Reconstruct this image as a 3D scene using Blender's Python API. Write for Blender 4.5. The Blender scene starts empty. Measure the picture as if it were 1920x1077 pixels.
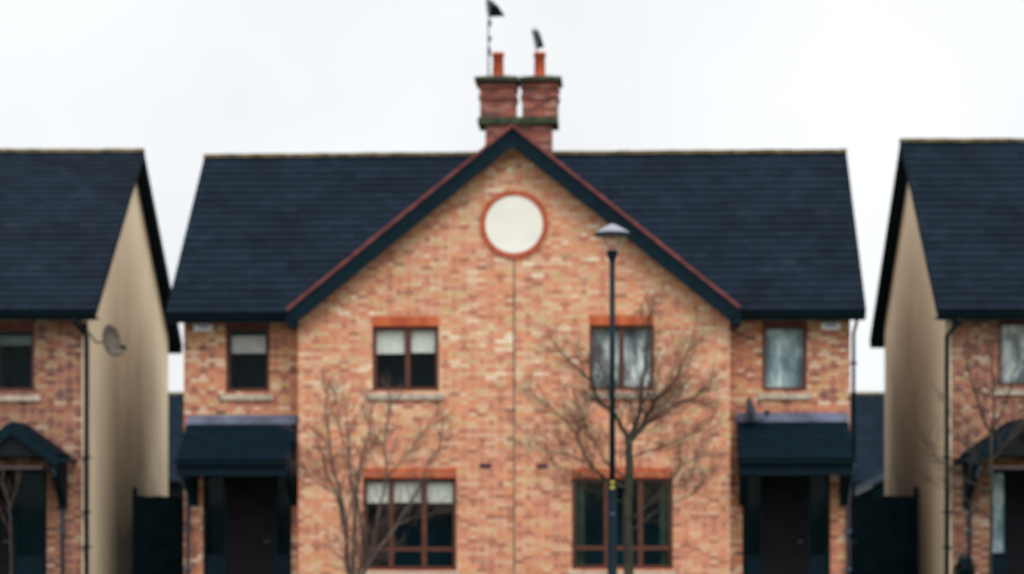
import bpy, math, random
from mathutils import Vector, Matrix
SC = bpy.context.scene
R = math.radians
# ------------------------------------------------------------------ camera, sky, sun, exposure
F, PX, PY, CZ = 4236.0, 960.0, 940.0, 1.75        # focal length in photo pixels, principal point, eye height
cam = bpy.data.cameras.new('camera'); co = bpy.data.objects.new('camera', cam)
SC.collection.objects.link(co); SC.camera = co
co.location = (0, 0, CZ); co.rotation_euler = (R(90), 0, 0)
cam.sensor_width = 36; cam.lens = F/1920*36; cam.shift_y = (PY-538.5)/1920; cam.shift_x = (960-PX)/1920
cam.clip_end = 3000
cam.dof.use_dof = True; cam.dof.focus_distance = 12.0; cam.dof.aperture_fstop = 2.0
world = bpy.data.worlds.new("World"); SC.world = world; world.use_nodes = True
SUN_EL, SUN_AZ = 52, 160
nt = world.node_tree; N = nt.nodes; L = nt.links; N.clear()
def wn(t, **k):
    n = N.new(t)
    for a, b in k.items(): setattr(n, a, b)
    return n
out = wn('ShaderNodeOutputWorld'); bg = wn('ShaderNodeBackground'); L.new(bg.outputs[0], out.inputs[0])
sky = wn('ShaderNodeTexSky', sky_type='NISHITA', sun_disc=False, sun_elevation=R(SUN_EL), sun_rotation=R(SUN_AZ))
skm = wn('ShaderNodeMixRGB', blend_type='MULTIPLY'); skm.inputs[0].default_value = 1
skm.inputs[2].default_value = (.1, .1, .1, 1); L.new(sky.outputs[0], skm.inputs[1])
tc = wn('ShaderNodeTexCoord'); sp = wn('ShaderNodeSeparateXYZ'); L.new(tc.outputs['Generated'], sp.inputs[0])
rmp = wn('ShaderNodeValToRGB'); L.new(sp.outputs['Z'], rmp.inputs[0])        # overcast: zenith brighter than the horizon
cr = rmp.color_ramp
cr.elements[0].position = 0; cr.elements[0].color = (.82, .84, .855, 1)
cr.elements[1].position = 1; cr.elements[1].color = (2.5, 2.5, 2.55, 1)
e = cr.elements.new(.25); e.color = (.93, .94, .95, 1)
nz = wn('ShaderNodeTexNoise'); nz.inputs['Scale'].default_value = 5.5; nz.inputs['Detail'].default_value = 3
L.new(tc.outputs['Generated'], nz.inputs['Vector'])
mr = wn('ShaderNodeMapRange'); mr.inputs['From Min'].default_value = .3; mr.inputs['From Max'].default_value = .6
mr.inputs['To Min'].default_value = .94; mr.inputs['To Max'].default_value = 1.07; L.new(nz.outputs[0], mr.inputs[0])
cm = wn('ShaderNodeMixRGB', blend_type='MULTIPLY'); cm.inputs[0].default_value = 1
L.new(rmp.outputs[0], cm.inputs[1]); L.new(mr.outputs[0], cm.inputs[2])
mx = wn('ShaderNodeMixRGB'); mx.inputs[0].default_value = .95
L.new(skm.outputs[0], mx.inputs[1]); L.new(cm.outputs[0], mx.inputs[2]); L.new(mx.outputs[0], bg.inputs[0])
bg.inputs[1].default_value = 1.0
sl = bpy.data.lights.new('sun', 'SUN'); so = bpy.data.objects.new('sun', sl); SC.collection.objects.link(so)
sl.energy = 1.3; sl.angle = R(24); sl.color = (1, .96, .9)
_a = R(SUN_AZ); _d = Vector((math.sin(_a)*math.cos(R(SUN_EL)), math.cos(_a)*math.cos(R(SUN_EL)), math.sin(R(SUN_EL))))
so.rotation_euler = _d.to_track_quat('Z', 'Y').to_euler(); so.location = (-10, -20, 40)
SC.view_settings.view_transform = 'Standard'; SC.view_settings.look = 'None'
SC.view_settings.exposure = 0.12; SC.view_settings.gamma = 1

# ------------------------------------------------------------------ materials
class NB:
    def __init__(s, name):
        s.m = bpy.data.materials.new(name); s.m.use_nodes = True; s.t = s.m.node_tree; s.t.nodes.clear()
        s.o = s.n('ShaderNodeOutputMaterial'); s.b = s.n('ShaderNodeBsdfPrincipled'); s.l(s.b.outputs[0], s.o.inputs[0])
    def n(s, t, **k):
        q = s.t.nodes.new(t)
        for a, b in k.items(): setattr(q, a, b)
        return q
    def l(s, a, b): s.t.links.new(a, b)
    def math(s, op, a, b=None, c=None):
        q = s.n('ShaderNodeMath', operation=op)
        for i, v in enumerate((a, b, c)):
            if v is None: continue
            if isinstance(v, (int, float)): q.inputs[i].default_value = v
            else: s.l(v, q.inputs[i])
        return q.outputs[0]
    def mix(s, f, a, b, mode='MIX'):
        q = s.n('ShaderNodeMixRGB', blend_type=mode)
        for i, v in enumerate((f, a, b)):
            if isinstance(v, (int, float)): q.inputs[i].default_value = v
            elif isinstance(v, tuple): q.inputs[i].default_value = (*v, 1) if len(v) == 3 else v
            else: s.l(v, q.inputs[i])
        return q.outputs[0]
    def noise(s, vec, scale, detail=3, rough=.5):
        q = s.n('ShaderNodeTexNoise'); q.inputs['Scale'].default_value = scale; q.inputs['Detail'].default_value = detail
        q.inputs['Roughness'].default_value = rough
        if vec is not None: s.l(vec, q.inputs['Vector'])
        return q.outputs[0]
    def ramp(s, f, stops, interp='LINEAR'):
        q = s.n('ShaderNodeValToRGB'); r = q.color_ramp; r.interpolation = interp
        while len(r.elements) < len(stops): r.elements.new(.5)
        for e, (p, c) in zip(r.elements, stops): e.position = p; e.color = (*c, 1) if isinstance(c, tuple) else (c, c, c, 1)
        s.l(f, q.inputs[0]); return q.outputs[0]
    def rng(s, v, a, b, c, d):
        q = s.n('ShaderNodeMapRange'); s.l(v, q.inputs[0])
        for i, x in enumerate((a, b, c, d)): q.inputs[i+1].default_value = x
        return q.outputs[0]
    def bump(s, h, dist, st=1):
        q = s.n('ShaderNodeBump'); q.inputs['Distance'].default_value = dist; q.inputs['Strength'].default_value = st
        s.l(h, q.inputs['Height']); s.l(q.outputs[0], s.b.inputs['Normal'])
def srgb(r, g, b):
    f = lambda c: (c/255/12.92) if c/255 <= .04045 else ((c/255+.055)/1.055)**2.4
    return (f(r), f(g), f(b))
def plain(name, col, rough=.6, var=.12, scale=6, spec=.3, metal=0):
    q = NB(name); co_ = q.n('ShaderNodeTexCoord').outputs['Object']
    f = q.rng(q.noise(co_, scale, 4), .3, .7, 1-var, 1+var)
    c = q.mix(1, col, f, 'MULTIPLY'); q.l(c, q.b.inputs['Base Color'])
    q.b.inputs['Roughness'].default_value = rough; q.b.inputs['Specular IOR Level'].default_value = spec
    q.b.inputs['Metallic'].default_value = metal
    return q.m
def brick_mat(name, stops, mortar, bw=.225, bh=.075, low=.5, dirt=.0, batch=0.0, flem=False):
    q = NB(name); uv = q.n('ShaderNodeUVMap').outputs[0]
    s = q.n('ShaderNodeSeparateXYZ'); q.l(uv, s.inputs[0]); u, v = s.outputs[0], s.outputs[1]
    vr = q.math('DIVIDE', v, bh); row = q.math('FLOOR', vr)
    ur = q.math('ADD', q.math('DIVIDE', u, bw), q.math('MULTIPLY', q.math('MODULO', q.math('ABSOLUTE', row), 2), .5))
    colid = q.math('FLOOR', ur); fu = q.math('FRACT', ur); fv = q.math('FRACT', vr)
    if flem:                                               # Flemish bond: a stretcher, then a header, in level courses
        hd = q.math('GREATER_THAN', fu, .66); colid = q.math('ADD', q.math('MULTIPLY', colid, 2), hd)
        fu = q.math('MULTIPLY', q.math('MINIMUM', q.math('ABSOLUTE', q.math('SUBTRACT', fu, .66)), q.math('MINIMUM', fu, q.math('SUBTRACT', 1, fu))), 1.0)
    cb = q.n('ShaderNodeCombineXYZ'); q.l(colid, cb.inputs[0]); q.l(row, cb.inputs[1])
    wnn = q.n('ShaderNodeTexWhiteNoise', noise_dimensions='3D'); q.l(cb.outputs[0], wnn.inputs['Vector'])
    mp = q.n('ShaderNodeMapping'); mp.inputs['Scale'].default_value = (1, 1.5, 1); q.l(uv, mp.inputs[0])
    n1 = q.noise(mp.outputs[0], .55, 3, .6); n2 = q.noise(mp.outputs[0], 2.2, 2, .6)
    r = q.math('ADD', q.rng(wnn.outputs[0], 0, 1, .03, .97), q.math('MULTIPLY', q.math('SUBTRACT', n1, .5), low))
    r = q.math('ADD', r, q.math('MULTIPLY', q.math('SUBTRACT', n2, .5), low*1.0))
    if batch:                                              # a redder batch of bricks was laid in the lower storey
        hh = q.math('ADD', v, q.math('MULTIPLY', q.math('SUBTRACT', q.noise(uv, .45, 3), .5), 3.5))
        r = q.math('SUBTRACT', r, q.rng(hh, 4.2, 1.2, 0, batch))
    c = q.ramp(r, stops)
    w2 = q.n('ShaderNodeTexWhiteNoise', noise_dimensions='3D'); a2 = q.n('ShaderNodeVectorMath', operation='ADD'); a2.inputs[1].default_value = (17.3, 5.1, 2)
    q.l(cb.outputs[0], a2.inputs[0]); q.l(a2.outputs[0], w2.inputs['Vector'])
    if batch: c = q.mix(q.rng(w2.outputs[0], .955, .99, 0, .75), c, (.26, .085, .065))
    n3 = q.noise(uv, 35, 3, .7); c = q.mix(1, c, q.rng(n3, .3, .7, .82, 1.14), 'MULTIPLY')
    wide = q.mix(1, c, q.rng(q.noise(uv, .8, 3), .3, .7, 1-dirt, 1.06), 'MULTIPLY') if dirt else c
    mw = .055; mh = .16
    mu = q.math('LESS_THAN', q.math('MINIMUM', fu, q.math('SUBTRACT', 1, fu)), mw/2)
    mv = q.math('LESS_THAN', q.math('MINIMUM', fv, q.math('SUBTRACT', 1, fv)), mh/2)
    m = q.math('MAXIMUM', mu, mv)
    mc = q.mix(1, mortar, q.rng(q.noise(uv, 3, 3), .3, .7, .75, 1.15), 'MULTIPLY')
    fin = q.mix(m, wide, mc); q.l(fin, q.b.inputs['Base Color'])
    q.b.inputs['Roughness'].default_value = .9; q.b.inputs['Specular IOR Level'].default_value = .15
    h = q.math('SUBTRACT', q.math('MULTIPLY', n3, .3), m); q.bump(h, .006)
    return q.m
BEIGE, SALM, ORNG, BUFF, DRED, PURP = (.72,.48,.33), (.62,.25,.15), (.62,.22,.09), (.60,.38,.17), (.27,.075,.05), (.15,.06,.06)
M = {}
M['brick'] = brick_mat('buff and orange brick', [(0, (.42,.13,.08)), (.14, (.57,.19,.11)), (.30, (.66,.24,.145)), (.44, (.70,.27,.115)), (.60, (.68,.34,.21)), (.74, (.72,.43,.28)), (.85, (.58,.37,.15)), (.95, (.80,.58,.41)), (1, (.84,.68,.52))], (.66,.46,.33), bw=.34, flem=True, low=.3, dirt=.14, batch=.14)
M['brick_wing'] = brick_mat('orange red brick', [(0, PURP), (.06, DRED), (.2, (.44,.13,.075)), (.42, (.58,.20,.11)), (.62, ORNG), (.76, BUFF), (.9, BEIGE), (1, (.7,.5,.36))], (.50,.38,.29), bw=.34, flem=True, low=.4, dirt=.22)
M['brick_red'] = brick_mat('darker red brick', [(0, PURP), (.2, (.20,.06,.05)), (.4, (.28,.09,.06)), (.6, (.38,.13,.08)), (.75, (.42,.18,.10)), (.88, (.42,.27,.15)), (1, (.52,.38,.28))], (.38,.29,.22), bw=.34, flem=True, low=.6, dirt=.3)
M['brick_chimney'] = brick_mat('weathered chimney brick', [(0, PURP), (.25, (.17,.05,.04)), (.5, (.27,.07,.045)), (.75, (.38,.10,.06)), (1, (.40,.22,.17))], (.22,.17,.15), dirt=.35)
M['soldier'] = brick_mat('red soldier brick', [(0, (.40,.08,.035)), (.5, (.50,.11,.045)), (1, (.58,.15,.06))], (.36,.16,.10), bw=.075, bh=.225)
def slate_mat(name, a, b, moss=0.0):
    q = NB(name); uv = q.n('ShaderNodeUVMap').outputs[0]
    s = q.n('ShaderNodeSeparateXYZ'); q.l(uv, s.inputs[0]); u, v = s.outputs[0], s.outputs[1]
    row = q.math('FLOOR', q.math('DIVIDE', v, .225))
    ur = q.math('ADD', q.math('DIVIDE', u, .30), q.math('MULTIPLY', q.math('MODULO', row, 2), .5))
    cb = q.n('ShaderNodeCombineXYZ'); q.l(q.math('FLOOR', ur), cb.inputs[0]); q.l(row, cb.inputs[1])
    wnn = q.n('ShaderNodeTexWhiteNoise', noise_dimensions='3D'); q.l(cb.outputs[0], wnn.inputs['Vector'])
    c = q.mix(wnn.outputs[0], a, b)
    c = q.mix(1, c, q.rng(q.noise(uv, .6, 5, .7), .3, .7, .6, 1.3), 'MULTIPLY')
    c = q.mix(1, c, q.rng(q.noise(uv, 9, 3, .6), .3, .7, .8, 1.2), 'MULTIPLY')
    f = q.ramp(q.noise(uv, 3.2, 3, .7), [(.62, 0.0), (.75, 1.0)])
    c = q.mix(q.math('MULTIPLY', f, .3), c, (.035, .032, .032))
    sp_ = q.n('ShaderNodeTexWhiteNoise', noise_dimensions='3D'); ad = q.n('ShaderNodeVectorMath', operation='ADD'); ad.inputs[1].default_value = (31, 7, 3)
    q.l(cb.outputs[0], ad.inputs[0]); q.l(ad.outputs[0], sp_.inputs['Vector'])
    c = q.mix(q.math('MULTIPLY', q.math('GREATER_THAN', sp_.outputs[0], .992), .1), c, (.05, .06, .07))
    fu = q.math('FRACT', ur); j = q.math('LESS_THAN', q.math('MINIMUM', fu, q.math('SUBTRACT', 1, fu)), .02)
    c = q.mix(q.math('MULTIPLY', j, .7), c, (.004, .008, .012)); q.l(c, q.b.inputs['Base Color'])
    q.b.inputs['Roughness'].default_value = .9; q.b.inputs['Specular IOR Level'].default_value = .08
    q.bump(q.math('SUBTRACT', q.math('MULTIPLY', q.noise(uv, 20, 3), .4), j), .006)
    return q.m
M['porchslate'] = slate_mat('near black porch tiles', (.0010, .0075, .014), (.0018, .0100, .018))
M['slate'] = slate_mat('dark blue roof tiles', (.0032, .0088, .0165), (.0066, .0142, .0250))
M['black'] = plain('black painted timber', (.0034, .0128, .020), .7, .2, 8, .08)
M['gutter'] = plain('black plastic gutter', (.003, .0140, .022), .6, .1, 5, .14)
M['bluepipe'] = plain('slate blue plastic pipe', (.055, .085, .14), .4, .15, 6, .3)
M['verge_red'] = plain('red clay verge tile', (.19, .060, .058), .85, .35, 5, .1)
M['ridge'] = plain('lichen covered ridge tile', (.10, .078, .036), .9, .7, 4, .1)
M['lead'] = plain('weathered lead flashing', (.085, .10, .15), .6, .4, 2.5, .25)
M['render'] = None
q = NB('cream roughcast render'); oc = q.n('ShaderNodeTexCoord').outputs['Object']
mp = q.n('ShaderNodeMapping'); mp.inputs['Scale'].default_value = (1, 1, .12); q.l(oc, mp.inputs[0])
c = q.mix(q.rng(q.noise(oc, .5, 4), .3, .7, 0, 1), (.76, .62, .43), (.82, .69, .50))
c = q.mix(1, c, q.rng(q.noise(mp.outputs[0], 2.2, 4, .6), .3, .7, .93, 1.05), 'MULTIPLY')
s3 = q.n('ShaderNodeSeparateXYZ'); q.l(oc, s3.inputs[0])     # shade of the gap painted in greenish black, low down, away from the street
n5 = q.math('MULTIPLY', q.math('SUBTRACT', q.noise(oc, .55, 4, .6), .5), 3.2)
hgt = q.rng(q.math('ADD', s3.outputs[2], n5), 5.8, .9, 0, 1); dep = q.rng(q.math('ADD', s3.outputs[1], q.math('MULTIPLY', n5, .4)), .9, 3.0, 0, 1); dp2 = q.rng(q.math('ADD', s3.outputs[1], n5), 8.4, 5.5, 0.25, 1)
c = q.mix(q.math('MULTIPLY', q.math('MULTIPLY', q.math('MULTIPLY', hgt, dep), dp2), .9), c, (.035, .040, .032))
q.l(c, q.b.inputs['Base Color']); q.b.inputs['Roughness'].default_value = .95; q.b.inputs['Specular IOR Level'].default_value = .1
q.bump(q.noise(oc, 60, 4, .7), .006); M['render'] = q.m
M['frame'] = plain('brown stained timber', (.098, .031, .019), .5, .25, 5, .3)
M['doorwood'] = plain('dark brown door', (.0110, .0095, .0120), .8, .2, 4, .05)
M['sill'] = plain('pale concrete sill', (.42, .36, .29), .85, .25, 8, .2)
M['cap'] = plain('mossy concrete capping', (.050, .062, .038), .95, .5, 6, .1)
M['pot'] = plain('terracotta pot', (.40, .075, .035), .8, .25, 4, .2)
M['plaque'] = plain('cream render disc', (.80, .79, .72), .9, .04, 3, .2)
M['ring'] = plain('red brick ring', (.46, .105, .055), .85, .25, 14, .2)
M['joint'] = plain('dark joint sealant', (.035, .022, .02), .8, .3, 4, .1)
M['blind'] = plain('off white blind fabric', (.66, .66, .61), .9, .12, 6, .1)
M['blind_grey'] = plain('grey blind fabric', (.50, .49, .47), .9, .12, 6, .1)
M['blind_dim'] = plain('dim teal grey blind fabric', (.12, .17, .17), .9, .12, 6, .1)
M['white'] = plain('white plastic', (.86, .87, .92), .4, .05, 5, .4)
M['bluebadge'] = plain('blue plastic', (.10, .14, .42), .4, .1, 5, .4)
M['dish'] = plain('grey brown dish metal', (.10, .085, .07), .6, .5, 5, .2)
M['dish_dark'] = plain('slate grey dish metal', (.035, .055, .075), .5, .3, 5, .3)
M['aerial'] = plain('weathered aerial metal', (.006, .020, .032), .6, .3, 5, .15)
M['steel'] = plain('grey galvanised mast', (.13, .15, .17), .5, .3, 5, .3)
M['airbrick'] = plain('purple brown air brick', (.12, .045, .055), .8, .3, 9, .2)
M['lampblack'] = plain('black painted steel', (.003, .013, .020), .6, .2, 7, .12)
M['lamphat'] = plain('grey aluminium hood', (.19, .195, .24), .5, .15, 5, .3)
M['yellow'] = plain('yellow sticker', (.55, .42, .05), .5, .1, 5, .3)
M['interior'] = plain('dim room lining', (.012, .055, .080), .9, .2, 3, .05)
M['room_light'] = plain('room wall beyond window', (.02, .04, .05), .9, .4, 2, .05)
M['bark'] = plain('grey brown bark', (.10, .080, .070), .9, .35, 9, .1)
M['barkdark'] = plain('dark olive bark', (.040, .040, .030), .9, .35, 9, .1)
M['twig'] = plain('reddish brown twigs', (.105, .072, .060), .9, .3, 9, .1)
M['twigdark'] = plain('dark brown twigs', (.075, .054, .042), .9, .3, 9, .1)
M['fence'] = plain('dark stained fence boards', (.0040, .0135, .018), .9, .4, 3, .04)
M['tympanum'] = plain('dark brown gable boarding', (.004, .006, .008), .7, .3, 5, .2)
M['beam'] = plain('worn brown beam', (.06, .040, .040), .7, .3, 5, .2)
def curtain_mat(name, a, b, c_, sc):
    q = NB(name); oc = q.n('ShaderNodeTexCoord').outputs['Object']
    mp = q.n('ShaderNodeMapping'); mp.inputs['Scale'].default_value = (1, 1, .55); q.l(oc, mp.inputs[0])
    c = q.ramp(q.noise(mp.outputs[0], sc, 5, .65), [(.36, a), (.5, b), (.62, c_)])
    q.l(c, q.b.inputs['Base Color']); q.b.inputs['Roughness'].default_value = .9; return q.m
M['net'] = curtain_mat('net curtain with painted reflections', (.05, .075, .09), (.22, .27, .31), (.75, .80, .80), 2.4)  # light and dark mottle stands in for sky and trees reflected in the pane
M['obscure'] = curtain_mat('frosted pattern film', (.10, .16, .19), (.27, .37, .42), (.72, .82, .82), 2.0)
M['drape'] = plain('dark green drape', (.03, .055, .045), .9, .3, 4, .1)
def glass_mat(name, refl, tint=(1, 1, 1)):
    q = NB(name); tr = q.n('ShaderNodeBsdfTransparent'); tr.inputs[0].default_value = (*tint, 1)
    gl = q.n('ShaderNodeBsdfGlossy'); gl.inputs['Roughness'].default_value = .04; mxs = q.n('ShaderNodeMixShader')
    fr = q.n('ShaderNodeFresnel'); fr.inputs[0].default_value = 1.45
    q.l(q.math('MULTIPLY', fr.outputs[0], refl), mxs.inputs[0]); q.l(tr.outputs[0], mxs.inputs[1]); q.l(gl.outputs[0], mxs.inputs[2])
    q.l(mxs.outputs[0], q.o.inputs[0]); return q.m
M['glass'] = glass_mat('window glass', .16, (.97, .985, .98))
M['bowl'] = glass_mat('clear lamp bowl', .45, (.98, .98, .98))
M['grass'] = plain('winter lawn', (.06, .075, .03), .95, .4, 1.5, .1)
M['asphalt'] = plain('asphalt', (.05, .05, .052), .9, .25, 3, .2)
M['concrete'] = plain('concrete paving', (.26, .25, .23), .9, .15, 2, .2)
M['marking'] = plain('road marking paint', (.7, .7, .66), .7, .1, 5, .2)

# ------------------------------------------------------------------ mesh helpers
class MB:
    def __init__(s): s.v = []; s.f = []; s.uv = {}; s.sm = set()
    def face(s, pts, uv=None, smooth=False):
        i = len(s.v); s.v += [tuple(p) for p in pts]; s.f.append(tuple(range(i, i+len(pts))))
        if uv: s.uv[len(s.f)-1] = uv
        if smooth: s.sm.add(len(s.f)-1)
        return s
    def box(s, x0, x1, y0, y1, z0, z1):
        p = [(x, y, z) for x in (x0, x1) for y in (y0, y1) for z in (z0, z1)]
        for a in ((0,1,3,2), (4,6,7,5), (0,4,5,1), (2,3,7,6), (0,2,6,4), (1,5,7,3)): s.face([p[k] for k in a])
        return s
    def prism(s, poly, d):            # poly: list of 3-D points (planar), d: offset vector
        d = Vector(d); a = [Vector(p) for p in poly]; b = [p+d for p in a]
        s.face(a); s.face(b[::-1])
        for i in range(len(a)):
            j = (i+1) % len(a); s.face([a[j], a[i], b[i], b[j]])
        return s
    def bar(s, p, q, w, h, up=(0, 0, 1)):  # rectangular bar from p to q
        p, q = Vector(p), Vector(q); d = (q-p).normalized(); up = Vector(up); sx = d.cross(up).normalized(); uy = sx.cross(d)
        c = [p+sx*a*w/2+uy*b*h/2 for a, b in ((-1,-1), (1,-1), (1,1), (-1,1))]
        return s.prism(c, q-p)
    def tube(s, pts, rad, n=8, cap=True):
        pts = [Vector(p) for p in pts]; k = len(pts)
        if isinstance(rad, (int, float)): rad = [rad]*k
        rings = []; base = len(s.v)
        ref = None
        for i, p in enumerate(pts):
            t = (pts[min(i+1, k-1)]-pts[max(i-1, 0)]).normalized()
            if ref is None: ref = Vector((1, 0, 0)) if abs(t.x) < .8 else Vector((0, 0, 1))
            a = (ref - t*ref.dot(t)).normalized(); b = t.cross(a); ref = a
            for j in range(n):
                an = 2*math.pi*j/n; s.v.append(tuple(p+(a*math.cos(an)+b*math.sin(an))*rad[i]))
        for i in range(k-1):
            for j in range(n):
                j2 = (j+1) % n
                s.f.append((base+i*n+j, base+i*n+j2, base+(i+1)*n+j2, base+(i+1)*n+j)); s.sm.add(len(s.f)-1)
        if cap:
            s.f.append(tuple(base+j for j in range(n))[::-1]); s.f.append(tuple(base+(k-1)*n+j for j in range(n)))
        return s
    def lathe(s, prof, n=24, M4=None):
        base = len(s.v)
        for r, z in prof:
            for j in range(n):
                an = 2*math.pi*j/n; p = Vector((r*math.cos(an), r*math.sin(an), z)); s.v.append(tuple(M4 @ p if M4 else p))
        for i in range(len(prof)-1):
            for j in range(n):
                j2 = (j+1) % n; s.f.append((base+i*n+j, base+i*n+j2, base+(i+1)*n+j2, base+(i+1)*n+j)); s.sm.add(len(s.f)-1)
        return s
    def build(s, name, mat, parent=None, loc=None):
        me = bpy.data.meshes.new(name); me.from_pydata(s.v, [], s.f); me.update()
        uvl = me.uv_layers.new(name='UVMap')
        for p in me.polygons:
            u = s.uv.get(p.index); n = p.normal
            for k, li in enumerate(p.loop_indices):
                c = me.vertices[me.loops[li].vertex_index].co
                if u: uvl.data[li].uv = u[k]
                elif abs(n.y) >= abs(n.x) and abs(n.y) >= abs(n.z)*.7: uvl.data[li].uv = (c.x, c.z)
                elif abs(n.x) >= abs(n.z): uvl.data[li].uv = (c.y+.11, c.z)
                else: uvl.data[li].uv = (c.x, c.y)
            if p.index in s.sm: p.use_smooth = True
        o = bpy.data.objects.new(name, me); SC.collection.objects.link(o); me.materials.append(mat)
        if parent: o.parent = parent
        if loc: o.location = loc
        return o
def thing(name, label, cat, loc=(0, 0, 0), rz=0, group=None):
    o = bpy.data.objects.new(name, None); SC.collection.objects.link(o); o.empty_display_size = .2
    o.location = loc; o.rotation_euler = (0, 0, rz); o['label'] = label; o['category'] = cat
    if group: o['group'] = group
    return o
def tag(o, label=None, cat=None, group=None, kind=None):
    for k, v in (('label', label), ('category', cat), ('group', group), ('kind', kind)):
        if v: o[k] = v
    return o
def wpt(px, py, d): return Vector(((px-PX)*d/F, d, CZ+(PY-py)*d/F))     # where a point seen at (px, py) stands at distance d

# ------------------------------------------------------------------ the ground
def sheet(name, x0, x1, y0, y1, z, m, label):
    b = MB(); b.face([(x0, y0, z), (x1, y0, z), (x1, y1, z), (x0, y1, z)]); return tag(b.build(name, m), label, kind='structure')
sheet('ground', -1500, 1500, -600, 2400, 0, M['grass'], 'winter lawn round the brick houses')
sheet('road', -200, 200, 22.5, 29, .004, M['asphalt'], 'asphalt road in front of the houses')
b = MB(); b.box(-200, 200, 29, 31.2, -.05, .12); tag(b.build('pavement', M['concrete']), 'concrete pavement with kerb before the houses', kind='structure')
b = MB()
for x in (-14.6, -5.0, 5.1, 14.8): b.box(x-1.3, x+1.3, 31.2, 41.2, -.05, .02)
tag(b.build('path', M['concrete']), 'concrete paths to the front doors', kind='structure')

# ------------------------------------------------------------------ house kit
class House:
    def __init__(s, ox, oy, th, root):
        s.o = (ox, oy); s.t = R(th); s.root = root
        s.ux = (math.cos(s.t), -math.sin(s.t)); s.uy = (math.sin(s.t), math.cos(s.t))
    def at(s, px, py, yp):          # where the sight line of a photo point meets the plane y = yp of this house
        a = (px-PX)/F; t = (s.o[0]*s.uy[0]+s.o[1]*s.uy[1]+yp)/(a*s.uy[0]+s.uy[1])
        dx, dy = a*t-s.o[0], t-s.o[1]
        return dx*s.ux[0]+dy*s.ux[1], CZ+(PY-py)/F*t
    def world(s, x, y, z): return Vector((s.o[0]+x*s.ux[0]+y*s.uy[0], s.o[1]+x*s.ux[1]+y*s.uy[1], z))
def grid_wall(b, x0, x1, z0, z1, y, holes, rev=.1):   # a wall facing -y with rectangular openings and their reveals
    hs = [h for h in holes if h[0] > x0-.01 and h[1] < x1+.01]
    xs = sorted({x0, x1, *[h[0] for h in hs], *[h[1] for h in hs]}); zs = sorted({z0, z1, *[max(z0, h[2]) for h in hs], *[h[3] for h in hs]})
    for i in range(len(xs)-1):
        for j in range(len(zs)-1):
            cx, cz = (xs[i]+xs[i+1])/2, (zs[j]+zs[j+1])/2
            if any(h[0] < cx < h[1] and h[2] < cz < h[3] for h in hs): continue
            b.face([(xs[i], y, zs[j]), (xs[i+1], y, zs[j]), (xs[i+1], y, zs[j+1]), (xs[i], y, zs[j+1])])
    for h in hs:
        a0, a1, c0, c1 = h[:4]; c0 = max(c0, z0)
        b.face([(a0, y, c0), (a0, y, c1), (a0, y+rev, c1), (a0, y+rev, c0)]); b.face([(a1, y, c0), (a1, y+rev, c0), (a1, y+rev, c1), (a1, y, c1)])
        b.face([(a0, y, c1), (a1, y, c1), (a1, y+rev, c1), (a0, y+rev, c1)]); b.face([(a0, y, c0), (a0, y+rev, c0), (a1, y+rev, c0), (a1, y, c0)])
def slope(b, e0, e1, r0, r1, gauge=.225, step=.016, thick=.09, seed=1):
    # tiled slope: eave e0-e1, ridge r0-r1; overlapping courses, each a little proud at its lower edge
    rnd = random.Random(seed)
    e0, e1, r0, r1 = map(Vector, (e0, e1, r0, r1)); nrm = (e1-e0).cross(r0-e0).normalized()
    if nrm.z < 0: nrm = -nrm
    ln = (r0-e0).length; n = max(1, round(ln/gauge)); wd = (e1-e0).length
    for i in range(n):
        f0, f1 = i/n, (i+1)/n; st = step*rnd.uniform(.85, 1.2)
        a, c = e0.lerp(r0, f0), e1.lerp(r1, f0); d, g = e0.lerp(r0, f1), e1.lerp(r1, f1)
        v0 = (i+.02)*.225; v1 = (i+.98)*.225
        w = lambda p: (p-e0).dot((e1-e0)/wd)
        b.face([a+nrm*st, c+nrm*st, g, d], [(w(a), v0), (w(c), v0), (w(g), v1), (w(d), v1)])
        b.face([a-nrm*.004, c-nrm*.004, c+nrm*st, a+nrm*st], [(w(a), v0), (w(c), v0), (w(c), v0+.01), (w(a), v0+.01)])
    dn = -nrm*thick
    b.face([e0+dn, r0+dn, r1+dn, e1+dn]); b.face([e0, e0+dn, e1+dn, e1]); b.face([e0, r0, r0+dn, e0+dn]); b.face([e1, e1+dn, r1+dn, r1])
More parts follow.
